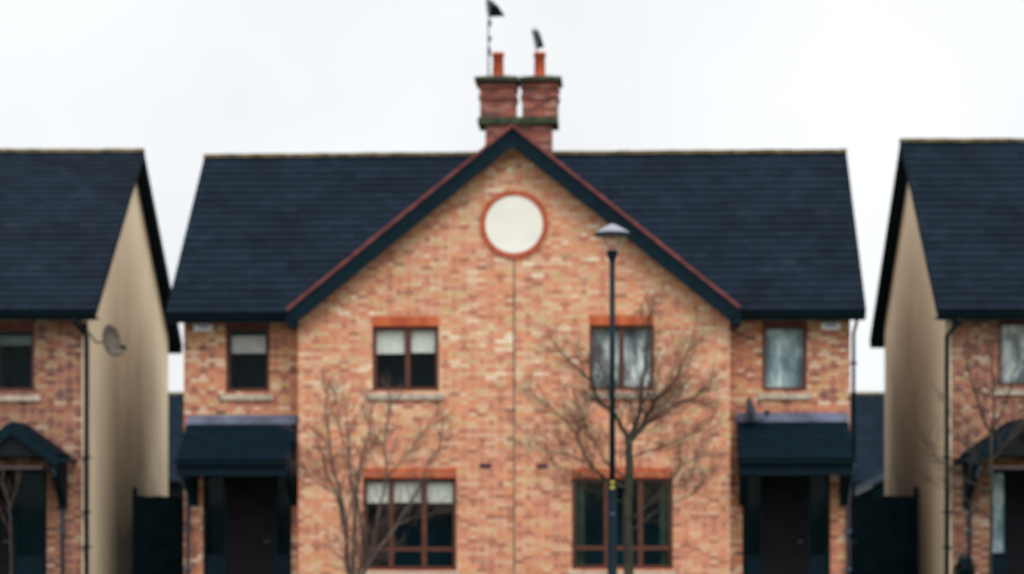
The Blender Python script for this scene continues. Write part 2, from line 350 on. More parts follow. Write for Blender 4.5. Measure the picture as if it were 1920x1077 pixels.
def window(H, px0, px1, py0, py1, yw, mull=(), trans=(), holes=None, lintel=None, sill=None, blinds=(), fill=None, label=None, lm='soldier', bm='blind'):
    x0, z1 = H.at(px0, py0, yw); x1, z0 = H.at(px1, py1, yw)
    holes.append((x0, x1, z0, z1)); y = yw+.06
    fw = .07; b = MB(); ms = [H.at(m, py0, yw)[0] for m in mull]; ts = [H.at(px0, t, yw)[1] for t in trans]
    b.box(x0, x0+fw, y, y+.07, z0, z1); b.box(x1-fw, x1, y, y+.07, z0, z1)
    b.box(x0+fw, x1-fw, y, y+.07, z1-fw, z1); b.box(x0+fw, x1-fw, y, y+.07, z0, z0+fw)
    for m in ms: b.box(m-.045, m+.045, y+.002, y+.065, z0+fw, z1-fw)
    xs = [x0+fw]+[q for m in ms for q in (m-.045, m+.045)]+[x1-fw]
    for t in ts:
        for k in range(0, len(xs), 2): b.box(xs[k], xs[k+1], y+.004, y+.06, t-.035, t+.035)
    w = b.build('window', M['frame'], H.root)
    if label: w['label'] = label
    g = MB()
    for k in range(0, len(xs), 2):
        zz = [z0+fw]+[q for t in ts for q in (t-.035, t+.035)]+[z1-fw]
        for j in range(0, len(zz), 2): g.box(xs[k]-.004, xs[k+1]+.004, y+.03, y+.036, zz[j]-.004, zz[j+1]+.004)
    g.build('pane', M['glass'], w)
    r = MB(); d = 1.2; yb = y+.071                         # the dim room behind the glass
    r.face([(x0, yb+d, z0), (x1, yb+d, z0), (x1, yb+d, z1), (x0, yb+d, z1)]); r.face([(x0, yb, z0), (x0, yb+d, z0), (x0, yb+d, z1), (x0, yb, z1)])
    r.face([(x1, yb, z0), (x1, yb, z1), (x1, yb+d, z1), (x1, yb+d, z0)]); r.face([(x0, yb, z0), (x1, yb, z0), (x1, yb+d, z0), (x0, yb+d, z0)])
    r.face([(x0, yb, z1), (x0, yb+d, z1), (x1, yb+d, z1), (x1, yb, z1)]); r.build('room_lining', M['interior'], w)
    for k, bl in enumerate(blinds):
        a, c = H.at(bl[0], bl[2], yw+.1); e, f = H.at(bl[1], bl[3], yw+.1)
        fb = MB(); n = 7; rr = random.Random(k*7+int(px0))
        for i in range(n):                                  # fabric with a slightly uneven fall
            u0, u1 = a+(e-a)*i/n, a+(e-a)*(i+1)/n; o = .012*(i % 2); o2 = .012*((i+1) % 2); dz = rr.uniform(-.012, .012)
            fb.face([(u0, yw+.145+o, f+dz), (u1, yw+.145+o2, f+dz*.3), (u1, yw+.145+o2, c), (u0, yw+.145+o, c)])
        fb.box(a, e, yw+.143, yw+.17, f-.012, f+.008)
        fb.build('blind', M[bm], w)
    if fill:
        for (a, c, m) in fill[1]:
            fb = MB(); xa, xc = x0+(x1-x0)*a, x0+(x1-x0)*c; n = max(4, int((xc-xa)/.06))
            for i in range(n):
                u0, u1 = xa+(xc-xa)*i/n, xa+(xc-xa)*(i+1)/n
                fb.face([(u0, yw+.16+.03*(i % 2), z0+.03), (u1, yw+.16+.03*((i+1) % 2), z0+.03), (u1, yw+.16+.03*((i+1) % 2), z1-.03), (u0, yw+.16+.03*(i % 2), z1-.03)])
            fb.build('curtain', M[fill[0]], w)
    if lintel:
        za = H.at(px0, lintel, yw)[1]; lb = MB()
        lb.box(x0-.0, x1+.0, yw-.012, yw+.05, z1, za); lb.build('lintel', M[lm], w)
    if sill:
        sx0, sz1 = H.at(sill[0], sill[2], yw-.05); sx1, sz0 = H.at(sill[1], sill[3], yw-.05); sb = MB()
        sb.prism([(sx0, yw-.055, sz0), (sx0, yw-.055, sz1-.012), (sx0, y+.02, sz1+.004), (sx0, y+.02, sz0)], (sx1-sx0, 0, 0)); sb.build('sill', M['sill'], w)
    return w
def gutter(b, x0, x1, y, z, r=.055):
    pr = [(r*math.cos(math.pi+math.pi*k/8), r*math.sin(math.pi+math.pi*k/8)) for k in range(9)]
    for k in range(8):
        b.face([(x0, y+pr[k][0], z+pr[k][1]), (x1, y+pr[k][0], z+pr[k][1]), (x1, y+pr[k+1][0], z+pr[k+1][1]), (x0, y+pr[k+1][0], z+pr[k+1][1])])
    for x in (x0, x1): b.face([(x, y+p, z+q_) for p, q_ in pr])
    n = int((x1-x0)/.9)
    for i in range(n+1):
        x = x0+.05+(x1-x0-.1)*i/max(n, 1); b.box(x-.012, x+.012, y-r-.004, y+r, z-.004, z+.006)
def shell(H, W, g, B, ridge_z, eave_z, gable, brick, wingbrick, holes_w, holes_g, corner=None, seed=1, over=.25, p=.5, wall_top=5.12):
    """walls and roofs: W half width, g half width of the gabled bay, B depth"""
    root = H.root; yr = B/2; ey = -.45; tz = (ridge_z-eave_z)/(yr-ey)
    az, fx, ftz = gable                                    # apex height, foot half width, foot height
    tg = (az-ftz)/fx
    for sgn in (-1, 1):
        b = MB(); xo = W-(.09 if corner else 0)
        grid_wall(b, *( (-xo, -g) if sgn < 0 else (g, xo)), 0, wall_top, 0, holes_w)
        b.build('brick_wall', wingbrick, root)
        if corner:
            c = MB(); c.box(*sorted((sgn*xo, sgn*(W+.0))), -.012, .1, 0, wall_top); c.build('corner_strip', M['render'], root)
    b = MB(); top = ftz-.05
    grid_wall(b, -g, g, 0, top, -p, holes_g)
    zz = lambda x: az-.10-tg*abs(x)
    b.face([(-g, -p, top), (g, -p, top), (g, -p, zz(g)), (0, -p, zz(0)), (-g, -p, zz(g))])
    for sgn in (-1, 1): b.face([(sgn*g, -p, 0), (sgn*g, .0, 0), (sgn*g, .0, zz(g)), (sgn*g, -p, zz(g))])
    gw = b.build('gable_wall', brick, root)
    for sgn in (-1, 1):                                    # rendered gable ends
        b = MB(); x = sgn*W; u = .16; zt = lambda y: min(ridge_z-u-tz*abs(y-yr), 99)
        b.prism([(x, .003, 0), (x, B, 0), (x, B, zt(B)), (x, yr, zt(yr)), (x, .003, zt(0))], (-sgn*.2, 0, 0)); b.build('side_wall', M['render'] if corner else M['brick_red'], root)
    b = MB(); b.box(-W+.2, W-.2, B-.2, B-.002, 0, wall_top); b.build('rear_wall', M['render'], root)
    X = W+over
    b = MB(); slope(b, (-X, ey, eave_z), (X, ey, eave_z), (-X, yr, ridge_z), (X, yr, ridge_z), seed=seed)
    slope(b, (X, 2*yr-ey, eave_z), (-X, 2*yr-ey, eave_z), (X, yr, ridge_z), (-X, yr, ridge_z), seed=seed+5)
    rf = b.build('roof', M['slate'], root)
    b = MB(); rnd = random.Random(seed); x = -X-.01
    while x < X:                                           # ridge tiles
        l = min(.32, X+.01-x); h = rnd.uniform(-.006, .006)
        b.prism([(x, yr-.13, ridge_z-.07+h), (x, yr-.10, ridge_z-.005+h), (x, yr, ridge_z+.02+h), (x, yr+.10, ridge_z-.005+h), (x, yr+.13, ridge_z-.07+h)], (l-.006, 0, 0)); x += .32
    b.build('ridge_tiles', M['ridge'], rf)
    for sgn in (-1, 1):                                    # barge boards and soffits of the gable ends
        b = MB()
        for (ya, yb) in ((ey+.02, yr), (2*yr-ey-.02, yr)):
            za = eave_z-.10+abs(ya-(ey if ya < yr else 2*yr-ey))*tz; zb = ridge_z-.10
            xa = sgn*(X-.03)
            b.prism([(xa, ya, za+.07), (xa, yb, zb+.07), (xa, yb, zb-.07), (xa, ya, za-.07)], (sgn*.025, 0, 0))
            b.face([(sgn*(W+.0), ya, za-.03), (sgn*(X-.03), ya, za-.03), (sgn*(X-.03), yb, zb-.03), (sgn*(W+.0), yb, zb-.03)])
        b.build('barge_board', M['black'], rf)
    #                                             # fascia, soffit, gutter of the wings
    for a, c in ((-X+.02, -fx+.12), (fx-.12, X-.02)):
        b = MB(); b.box(a, c, ey+.03, ey+.055, eave_z-.185, eave_z-.05); b.box(a, c, ey+.055, -.002, wall_top-.03, wall_top-.002)
        gutter(b, a, c, ey-.03, eave_z-.055); b.build('gutter', M['gutter'], root)
    b = MB(); b.box(-X+.02, X-.02, 2*yr-ey-.055, 2*yr-ey-.03, eave_z-.17, eave_z-.05); gutter(b, -X+.02, X-.02, 2*yr-ey+.03, eave_z-.055); b.build('rear_gutter', M['gutter'], root)
    # gabled bay roof
    yf = -p-.30; ye = yr-.25; b = MB()
    if True:
        slope(b, (-fx, ye, ftz), (-fx, yf, ftz), (0, ye, az), (0, yf, az), seed=seed+2)
        slope(b, (fx, yf, ftz), (fx, ye, ftz), (0, yf, az), (0, ye, az), seed=seed+3)
    gr = b.build('gable_roof', M['slate'], root)
    rnd = random.Random(4); cs = math.cos(math.atan(tg)); sn = math.sin(math.atan(tg)); ln = fx/cs; k = 0
    for sgn in (-1, 1):                                    # clay verge units
        b = MB()
        n = int(ln/.3)
        for i in range(n):
            s0, s1 = i*ln/n+.004, (i+1)*ln/n-.002; t_ = .030+rnd.uniform(0, .012)
            pt = lambda s_, o: (sgn*(fx-s_*cs+o*sn), yf-.03, ftz+s_*sn+o*cs)
            b.prism([pt(s0, -.02), pt(s1, -.02), pt(s1, t_-.008), pt(s0, t_)], (0, .11, 0))
        b.build('verge_tiles', M['verge_red'], gr)
    for sgn in (-1, 1):
        b = MB(); pt = lambda s_, o: (sgn*(fx-s_*cs+o*sn), yf-.008, ftz+s_*sn+o*cs)
        b.prism([pt(-.02, -.02), pt(ln, -.02), (0, yf-.008, az-.38), pt(.0, -.295)], (0, .03, 0))
        b.prism([pt(0, -.10), pt(ln, -.10), pt(ln, -.115), pt(0, -.115)], (0, .31, 0))
        # boxed ends at the feet
        b.box(*sorted((sgn*(g+.002), sgn*(fx+.03))), yf+.03, -.002, ftz-.30, ftz-.06)
        b.build('barge_board', M['black'], gr)
    return gw
def bracket(c, x, y0, reach, zt, zb, w=.15):
    b = MB(); b.box(x-w/2, x+w/2, y0-.09, y0-.004, zb, zt); b.box(x-w/2+.001, x+w/2-.001, y0-reach, y0-.09, zt-.1, zt)
    b.prism([(x-w/2+.004, y0-.09, zb+.08), (x-w/2+.004, y0-reach+.06, zt-.1), (x-w/2+.004, y0-reach+.22, zt-.1), (x-w/2+.004, y0-.09, zb+.28)], (w-.008, 0, 0))
    b.prism([(x-w/2+.012, y0-.09, zb+.27), (x-w/2+.012, y0-reach+.23, zt-.1), (x-w/2+.012, y0-.09, zt-.1)], (w-.024, 0, 0))
    return b.build('bracket', M['black'], c)
def doorway(H, px0, px1, py0, door, holes, glassy=False, number=False):
    x0, z1 = H.at(px0, py0, 0); x1, _ = H.at(px1, py0, 0); holes.append((x0, x1, -.01, z1)); y = .09
    d0, d1 = H.at(door[0], py0, 0)[0], H.at(door[1], py0, 0)[0]
    b = MB(); f = .06
    b.box(x0, x0+f, y, y+.08, .02, z1); b.box(x1-f, x1, y, y+.08, .02, z1); b.box(x0+f, x1-f, y, y+.08, z1-f, z1)
    b.box(d0-f, d0, y, y+.08, .02, z1-f); b.box(d1, d1+f, y, y+.08, .02, z1-f)
    for a, c in ((x0+f, d0-f), (d1+f, x1-f)):
        if c-a > .1: b.box(a, c, y+.01, y+.07, .02, .75)
    fr = b.build('door_frame', M['black'], H.root)
    for a, c in ((x0+f, d0-f), (d1+f, x1-f)):
        if c-a > .1: b = MB(); b.box(a-.003, c+.003, y+.04, y+.046, .75, z1-f); b.build('sidelight', M['glass'], fr)
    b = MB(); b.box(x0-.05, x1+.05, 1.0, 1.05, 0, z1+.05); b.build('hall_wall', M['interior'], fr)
    b = MB(); b.box(d0+.004, d1-.004, y+.02, y+.065, .03, z1-f-.004)
    for zz, zh in ((.2, .85), (1.0, 1.75)):
        for k in (0, 1):
            a = d0+.1+k*(d1-d0-.1)/2; b.box(a, a+(d1-d0)/2-.15, y+.008, y+.02, zz, zh)
    dr = b.build('door', M['doorwood'], H.root)
    b = MB(); b.tube([(d1-.08, y+.02, 1.0), (d1-.08, y-.03, 1.0), (d1-.18, y-.03, 1.0)], .01, 6); b.build('handle', M['steel'], dr)
    if glassy:
        b = MB(); a = d0-f; b.box(x0+f, a, y+.06, y+.09, .8, z1-f-.02); b.build('frosted_film', M['obscure'], fr)
    return x0, x1
def lean_porch(H, px0, px1, pyt, pyb, reach=1.15, dish=None):
    x0, zt = H.at(px0, pyt, 0); x1, _ = H.at(px1, pyt, 0); _, zb = H.at(px0, pyb, -reach)
    b = MB(); slope(b, (x0, -reach, zb), (x1, -reach, zb), (x0, -.004, zt), (x1, -.004, zt), gauge=.2, step=.01, thick=.05, seed=9)
    cn = b.build('porch_roof', M['porchslate'], H.root)
    b = MB(); b.prism([(x0+.02, -.05, zb-.06), (x0+.02, -reach+.03, zb-.06), (x0+.02, -.05, zt-.16)], (.03, 0, 0)); b.prism([(x1-.05, -.05, zb-.06), (x1-.05, -reach+.03, zb-.06), (x1-.05, -.05, zt-.16)], (.03, 0, 0))
    b.box(x0+.01, x1-.01, -reach+.004, -reach+.03, zb-.30, zb-.03); b.box(x0+.02, x1-.02, -reach+.03, -.004, zb-.10, zb-.075)
    b.build('fascia', M['black'], cn)
    b = MB(); gutter(b, x0-.04, x1+.03, -reach-.05, zb-.05, .05); b.build('gutter', M['gutter'], cn)
    b = MB(); s = (zt-zb)/reach; a = .21
    b.prism([(x0-.0, -.004, zt+.06), (x0-.0, -.02, zt+.045), (x0-.0, -a, zt-a*s+.034), (x0-.0, -a, zt-a*s+.026), (x0-.0, -.004, zt+.02)], (x1-x0, 0, 0)); b.build('flashing', M['lead'], cn)
    for x in (x0+.12, x1-.07): bracket(cn, x, 0, reach-.08, zb-.10, 1.66)
    return x0, x1, zt, zb
def gable_porch(H, pxc, pya, half, pyb, reach=1.1, beam=877):
    xc, za = H.at(pxc, pya, -reach); _, zb = H.at(pxc, pyb, -reach); b = MB()
    slope(b, (xc-half, -.004, zb), (xc-half, -reach, zb), (xc, -.004, za), (xc, -reach, za), gauge=.2, thick=.05, seed=11)
    slope(b, (xc+half, -reach, zb), (xc+half, -.004, zb), (xc, -reach, za), (xc, -.004, za), gauge=.2, thick=.05, seed=12)
    cn = b.build('porch_roof', M['porchslate'], H.root)
    b = MB()
    for s in (-1, 1): b.prism([(xc+s*(half+.02), -reach-.02, zb-.03), (xc, -reach-.02, za+.0), (xc, -reach-.02, za-.24), (xc+s*(half+.0), -reach-.02, zb-.22)], (0, .035, 0))
    b.build('barge_board', M['black'], cn)
    b = MB(); k = (za-zb)/half; zt = zb-.02
    b.prism([(xc-half+.1, -reach+.06, zt), (xc+half-.1, -reach+.06, zt), (xc, -reach+.06, za-.08)], (0, .03, 0)); b.box(xc-half+.06, xc+half-.06, -reach+.09, -.004, zt-.03, zt); b.build('boarding', M['tympanum'], cn)
    b = MB(); _, bz = H.at(pxc, beam, -reach); b.box(xc-half+.28, xc+half-.28, -reach+.02, -reach+.055, bz-.03, bz+.035); b.build('beam', M['beam'], cn)
    b = MB()
    for s in (-1, 1):
        x = xc+s*(half+.03); pr = MB(); 
        pr.box(*sorted((x, x+s*.1)), -reach, -.01, zb-.13, zb-.05); pr.build('gutter', M['gutter'], cn)
    for s in (-1, 1): bracket(cn, xc+s*(half-.12), 0, reach-.08, zb-.10, 1.6, .14)
    return xc, za, zb
def downpipe(H, name_mat, pts, r=.034, clips=(), parent=None):
    b = MB(); b.tube(pts, r, 8)
    for z in clips:
        x, y = pts[-1][0], pts[-1][1]; b.box(x-r-.03, x+r+.03, y-r-.006, y+r+.012, z-.02, z+.02)
    return b.build('downpipe', M[name_mat], parent or H.root)
def alarm(H, px, py, yp, label):
    x, z = H.at(px, py, yp); t = thing('alarm_box', label, 'alarm box', H.world(x, yp-.002, z), -H.t, 'alarm boxes under the eaves')
    b = MB(); b.prism([(-.17, -.09, -.05), (.17, -.09, -.05), (.18, -.09, .08), (-.18, -.09, .08)], (0, .09, 0)); b.build('cover', M['white'], t)
    b = MB(); b.box(-.08, .10, -.096, -.0905, .012, .05); b.build('badge', M['bluebadge'], t)
def sat_dish(H, x, y, z, w, h, az, tilt, mat, label, arm_from):
    t = thing('satellite_dish', label, 'satellite dish', H.world(*arm_from), -H.t); o = Vector(arm_from)
    c = Vector((x, y, z))-o; Rm = Matrix.Translation(c) @ Matrix.Rotation(az, 4, 'Z') @ Matrix.Rotation(R(90)-tilt, 4, 'X')
    b = MB(); S = Rm @ Matrix.Diagonal((w/2, h/2, 1, 1)); pr = [(0.01, -.0), (.3, .006), (.6, .025), (.85, .052), (1, .075)]
    b.lathe(pr, 24, S); b.lathe([(1, .075), (1.03, .07), (1, .063), (.8, .035), (.5, .006), (.01, -.012)], 24, S); b.build('dish', mat, t)
    b = MB(); f = Rm @ Vector((0, -h*.30, .34)); lo = Rm @ Vector((0, -h*.48, .06)); lo2 = Rm @ Vector((0, -h*.5, .3))
    b.tube([lo, lo2, f], .016, 6); b.build('feed_arm', mat, t)
    b = MB(); d = (c-f).normalized(); b.tube([f-d*.03, f+d*.05], [.036, .045], 10); b.build('receiver', M['aerial'], t)
    b = MB(); bk = Rm @ Vector((0, 0, -.05)); b.tube([(0, 0, 0), (0, -.02, 0), (c.x*.5, min(-.05, c.y*.6), c.z-.02), bk], .018, 8); b.box(-.05, .05, -.012, 0.0, -.09, .09); b.build('wall_bracket', M['aerial'], t)
    return t

# ------------------------------------------------------------------ the middle house
root = thing('brick_house', 'pair of brick homes under one gable with a white round panel and twin chimneys', 'house', (.045, 42.0, 0), -R(3), 'brick houses along the street')
H = House(.045, 42.0, 3, root)
hw, hg = [], []
P = .5
kw = dict(holes=hw, lm='verge_red')
window(H, 423, 506, 612, 735, 0, sill=(413, 512, 740, 750), lintel=605, blinds=[(434, 497, 630, 661)], bm='blind_grey', label='narrow window with a half lowered white blind', **kw)
window(H, 1429, 1513, 610, 733, 0, sill=(1422, 1522, 738, 748), lintel=603, fill=('obscure', [(0.03, .97, 0)]), label='narrow window with mottled blue grey glass', **kw)
kw = dict(holes=hg)
window(H, 698, 823, 612, 733, -P, (764,), sill=(690, 832, 738, 749), lintel=593, blinds=[(704, 758, 616, 662), (771, 817, 616, 660)], label='upper two light window with white blinds', **kw)
window(H, 1105, 1227, 610, 732, -P, (1166,), sill=(1098, 1235, 736, 747), lintel=591, fill=('net', [(0.03, .45, 0), (.52, .97, 0)]), label='upper two light window with net curtains mottled with painted reflections of sky and trees', **kw)
window(H, 680, 856, 896, 1070, -P, (733, 795), (1030,), sill=(672, 864, 1072, 1084), lintel=878, blinds=[(686, 728, 905, 942), (739, 789, 902, 941), (801, 849, 905, 942)], label='lower three light window with short white blinds', **kw)
window(H, 1072, 1262, 896, 1068, -P, (1137, 1201), (1028,), sill=(1064, 1270, 1071, 1083), lintel=878, fill=('drape', [(0.03, .13, 0), (.87, .97, 0)]), label='lower three light window with dark drapes', **kw)
doorway(H, 380, 547, 880, (425, 512), hw); doorway(H, 1392, 1557, 880, (1432, 1514), hw)
shell(H, 6.20, 3.97, 6.8, 8.76, 5.24, (8.60, 4.13, 5.26), M['brick'], M['brick_wing'], hw, hg, seed=3, p=P)
lean_porch(H, 353, 558, 785, 862); lean_porch(H, 1381, 1589, 780, 860)
for px, s in ((352, 1), (1590, 1)):
    x, z = H.at(px, 950, -.06); downpipe(H, 'bluepipe', [(x, -1.1, 2.42), (x, -1.1, 2.36), (x, -.06, 1.9), (x, -.06, .02)], .034, (1.2, .5))
x, z = H.at(1601, 610, -.1)
downpipe(H, 'gutter', [(x+.02, -.42, 5.10), (x+.02, -.42, 5.02), (6.27, .05, 4.85), (6.27, .05, .02)], .032, (4.3, 3.2, 2.1, 1.0))
# round panel and joint
x, z = H.at(964, 421, -P); Ml = Matrix.Translation((x, -P-.002, z)) @ Matrix.Rotation(R(90), 4, 'X')
b = MB()
for k in range(44):                                        # ring of brick on edge
    a0, a1 = 2*math.pi*k/44+.008, 2*math.pi*(k+1)/44-.008; q = [(r*math.cos(a), r*math.sin(a)) for r, a in ((.53, a0), (.53, a1), (.632, a1), (.632, a0))]
    b.prism([(x+u, -P-.03-.004*(k % 3), z+v) for u, v in q], (0, .03+.004*(k % 3)-.003, 0))
pl = b.build('panel_surround', M['ring'], root)
b = MB(); b.prism([(x+.538*math.cos(2*math.pi*k/64), -P-.018, z+.538*math.sin(2*math.pi*k/64)) for k in range(64)], (0, .016, 0)); b.build('round_panel', M['plaque'], pl)
b = MB(); b.box(x-.013, x+.013, -P-.004, -P-.001, .1, z-.61); b.build('movement_joint', M['joint'], root)
for px in (910, 1017):
    x, z = H.at(px, 874, -P); b = MB(); b.box(x-.108, x+.108, -P-.006, -P-.0015, z-.05, z+.05)
    for i in range(6):
        for j in range(2): b.box(x-.09+i*.032, x-.07+i*.032, -P-.012, -P-.006, z-.036+j*.04, z-.006+j*.04)
    b.build('air_brick', M['airbrick'], root)
# chimney
yc = 3.4; at = lambda px, py: H.at(px, py, yc-.35)
x0, zt = at(910, 231); x1, _ = at(1034, 231); b = MB(); b.box(x0, x1, yc-.35, yc+.35, 7.9, zt)
ch = b.build('chimney', M['brick_chimney'], root)
ledge = MB(); a0, z1 = at(896, 221); a1, z0 = at(1046, 233); ledge.box(a0, a1, yc-.42, yc+.42, z0, z1)
for i in range(9): ledge.box(a0+.02+i*.18, a0+.12+i*.18, yc-.435, yc-.42, z0+.01, z1-.015)
ledge.build('chimney_ledge', M['cap'], ch)
pots = []
for (l, r, cl, cr_) in ((900, 966, 890, 972), (979, 1045, 974, 1053)):
    xa, za = at(l, 221); xb, zb_ = at(r, 152); b = MB(); b.box(xa, xb, yc-.33, yc+.33, za, zb_-.002)
    for pa, pb in ((185, 177), (165, 158)):                # corbelled courses
        q0, q1 = at(l, pa)[1], at(l, pb)[1]; b.box(xa-.03, xb+.03, yc-.36, yc+.36, q0, q1)
    b.build('chimney_stack', M['brick_chimney'], ch)
    ca, cz1 = at(cl, 143); cb_, cz0 = at(cr_, 152); b = MB(); b.box(ca, cb_, yc-.44, yc+.44, cz0, cz1-.03); mxx = (xa+xb)/2
    b.face([(ca+.0, yc-.44, cz1-.028), (cb_-.0, yc-.44, cz1-.028), (mxx+.14, yc-.14, cz1+.05), (mxx-.14, yc-.14, cz1+.05)]); b.face([(cb_, yc-.44, cz1-.028), (cb_, yc+.44, cz1-.028), (mxx+.14, yc+.14, cz1+.05), (mxx+.14, yc-.14, cz1+.05)])
    b.face([(ca, yc+.44, cz1-.028), (ca, yc-.44, cz1-.028), (mxx-.14, yc-.14, cz1+.05), (mxx-.14, yc+.14, cz1+.05)]); b.face([(cb_, yc+.44, cz1-.028), (ca, yc+.44, cz1-.028), (mxx-.14, yc+.14, cz1+.05), (mxx+.14, yc+.14, cz1+.05)])
    b.build('chimney_cap', M['cap'], ch)
    pots.append((cz1, ))
for px in (934, 1012):
    xm, zp = H.at(px, 100, yc); zb_ = H.at(px, 146, yc)[1]; b = MB()
    b.lathe([(.125, zb_), (.115, zb_+.05), (.105, zp-.08), (.125, zp-.07), (.125, zp), (.1, zp), (.09, zp-.4)], 20, Matrix.Translation((xm, yc, 0))); b.build('chimney_pot', M['pot'], ch)
alarm(H, 382, 617, 0, 'white alarm box with blue badge left of the narrow window with the blind')
alarm(H, 1557, 614, 0, 'white alarm box with blue badge right of the narrow mottled window')
x, z = H.at(1403, 772, -.35)
sat_dish(H, x, -.35, z, .5, .46, R(72), R(18), M['dish_dark'], 'dark satellite dish seen nearly edge on, standing on the right porch roof', (x+.12, -.25, z-.22))
# aerials
def aerial(px, py0, label, mast_top, panel, blobs, stub):
    x, z = H.at(px, py0, yc+.2); t = thing('tv_aerial', label, 'aerial', H.world(x, yc+.2, z), -H.t, 'aerials on the chimney')
    tl = lambda a, c, y=0: Vector((H.at(a, c, yc+.2)[0]-x, y, H.at(a, c, yc+.2)[1]-z))
    b = MB(); b.tube([(0, 0, 0), tl(px, mast_top)], .018, 8); b.build('mast', M['steel'], t)
    b = MB(); q = [tl(*p) for p in panel]; n = 15            # reflector grille of close rods in a folded frame
    for i in range(n+1):
        f = i/n; a, c = q[0].lerp(q[3], f), q[1].lerp(q[2], f); d = Vector((0, .22*abs(f-.5)*2, 0)); b.tube([a+d, c+d], .0155, 5)
    b.tube([q[0]+Vector((0, .22, 0)), q[0].lerp(q[3], .5), q[3]+Vector((0, .22, 0))], .014, 5); b.tube([q[1]+Vector((0, .22, 0)), q[1].lerp(q[2], .5), q[2]+Vector((0, .22, 0))], .014, 5)
    b.build('reflector', M['aerial'], t)
    b = MB(); c = (q[0]+q[1]+q[2]+q[3])/4; b.tube([c+Vector((0, .1, 0)), c+Vector((-.05, -.75, 0))], .01, 6)
    for i in range(6):
        m = c+Vector((-.012*i, -.15-.11*i, 0)); b.tube([m+Vector((-.03, 0, -.06)), m+Vector((.03, 0, .06))], .004, 5)
    b.build('boom', M['aerial'], t)
    if blobs:
        for (bx, by, s) in blobs: b = MB(); p_ = tl(bx, by); b.box(p_.x-.03, p_.x+.035, -.05, .03, p_.z-s, p_.z+s); b.build('mast_clamp', M['aerial'], t)
    return t
aerial(916, 215, 'tall mast aerial with a dark wedge shaped reflector, on the left chimney stack', -25, [(911, -3), (922, -1), (944, 25), (914, 27)], [(918, 44, .05), (918, 73, .04), (917, 98, .07)], 0)
aerial(1006, 215, 'short aerial with a dark slanting reflector above the right chimney pot', 55, [(998, 55), (1008, 53), (1018, 84), (1004, 87)], [], 0)

# ------------------------------------------------------------------ the neighbours
def neighbour(label, ox, oy, th, B, side, ridge, eave, seed, win, door, porch, pipe, bk='brick_red', bpipe=None):
    root = thing('brick_house', label, 'house', (ox, oy, 0), -R(th), 'brick houses along the street'); H = House(ox, oy, th, root); hw, hg = [], []
    window(H, win[0], win[1], win[2], win[3], 0, holes=hw, sill=win[4], lintel=win[5], lm='verge_red', blinds=win[6], fill=win[7], bm='blind_dim')
    doorway(H, door[0], door[1], 880, door[2], hw, glassy=door[3])
    s = -side                                              # the mirrored windows of the bay that runs out of the photo
    def mirror(cx, w, z0, z1, mull, plane, lst):
        xx = cx; hole = (xx-w/2, xx+w/2, z0, z1)
        # reuse window() through its own projection
        y = plane; 
        def pix(x, z):
            p = H.world(x, y, z); return PX+F*p.x/p.y, PY-F*(p.z-CZ)/p.y
        a, c = pix(hole[0], z1), pix(hole[1], z0); ms = [pix(m, z1)[0] for m in mull]
        window(H, a[0], c[0], a[1], pix(hole[0], z0)[1] if False else c[1]+(a[1]-a[1]), y, ms, holes=lst)
    for cx in (-2.0, 2.0):
        mirror(cx, 1.22, 3.8, 4.97, (cx,), -.5, hg); mirror(cx, 1.75, .5, 2.2, (cx-.3, cx+.3), -.5, hg)
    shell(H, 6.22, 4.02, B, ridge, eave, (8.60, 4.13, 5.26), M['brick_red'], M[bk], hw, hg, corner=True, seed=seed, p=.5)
    gable_porch(H, *porch)
    x = side*6.22
    downpipe(H, 'gutter', [(x-side*.15, -.45, 5.10), (x-side*.15, -.45, 5.04), (x-side*.0, -.05, 4.78), (x-side*.0, -.055, .02)], .048, (2.55, 1.55, .9))
    px, py = bpipe; x, z = H.at(px, py, -.06); downpipe(H, 'bluepipe', [(x, -.95, 2.35), (x, -.06, 1.85), (x, -.06, .25)], .034, (1.2,))
    return H
HL = neighbour('brick house at the left edge with cream side wall and a gabled dark porch', -7.83-6.22, 41.75, 1, 8.8, 1, 8.92, 5.24, 21,
    (-11, 65, 614, 735, (-25, 75, 741, 752), 605, [(-5, 59, 630, 646)], None), (-46, 88, (-28, 22), False), (22, 790, .82, 853), None, 'brick_red', (118, 950))
HR = neighbour('brick house at the right edge with cream side wall and net curtain mottled with painted reflections upstairs', 7.99+6.22, 41.55, 0, 6.9, -1, 8.96, 5.23, 33,
    (1872, 1950, 602, 725, (1864, 1960, 731, 741), 594, [], ('net', [(.03, .97, 0)])), (1857, 1996, (1892, 1975), True), (1914, 786, .87, 852), None, 'brick_red', (1818, 945))
x = 6.22
sat_dish(HL, *( HL.at(204, 640, -.3)[0], -.3, HL.at(204, 640, -.3)[1]), .50, .58, R(60), R(8), M['dish'], 'grey satellite dish on the corner of the cream wall of the left house', (6.18, -.013, 5.0-.06))

# house far behind, seen through the gaps
root = thing('bungalow', 'low slate roofed house far behind, seen through the gaps between the houses', 'house', (0, 80, 0))
b = MB(); b.box(-17, 17.5, -3.6, 4.6, 0, 2.5); b.build('wall', M['tympanum'], root)
b = MB(); slope(b, (-17.4, -4, 2.42), (17.9, -4, 2.42), (-17.4, 0.5, 5.58), (17.9, .5, 5.58), seed=8); slope(b, (17.9, 5, 2.42), (-17.4, 5, 2.42), (17.9, .5, 5.58), (-17.4, .5, 5.58), seed=8); b.build('roof', M['slate'], root)
b = MB(); b.tube([(-17.4, .5, 5.56), (17.9, .5, 5.56)], .08, 8); b.build('ridge_tiles', M['ridge'], root)
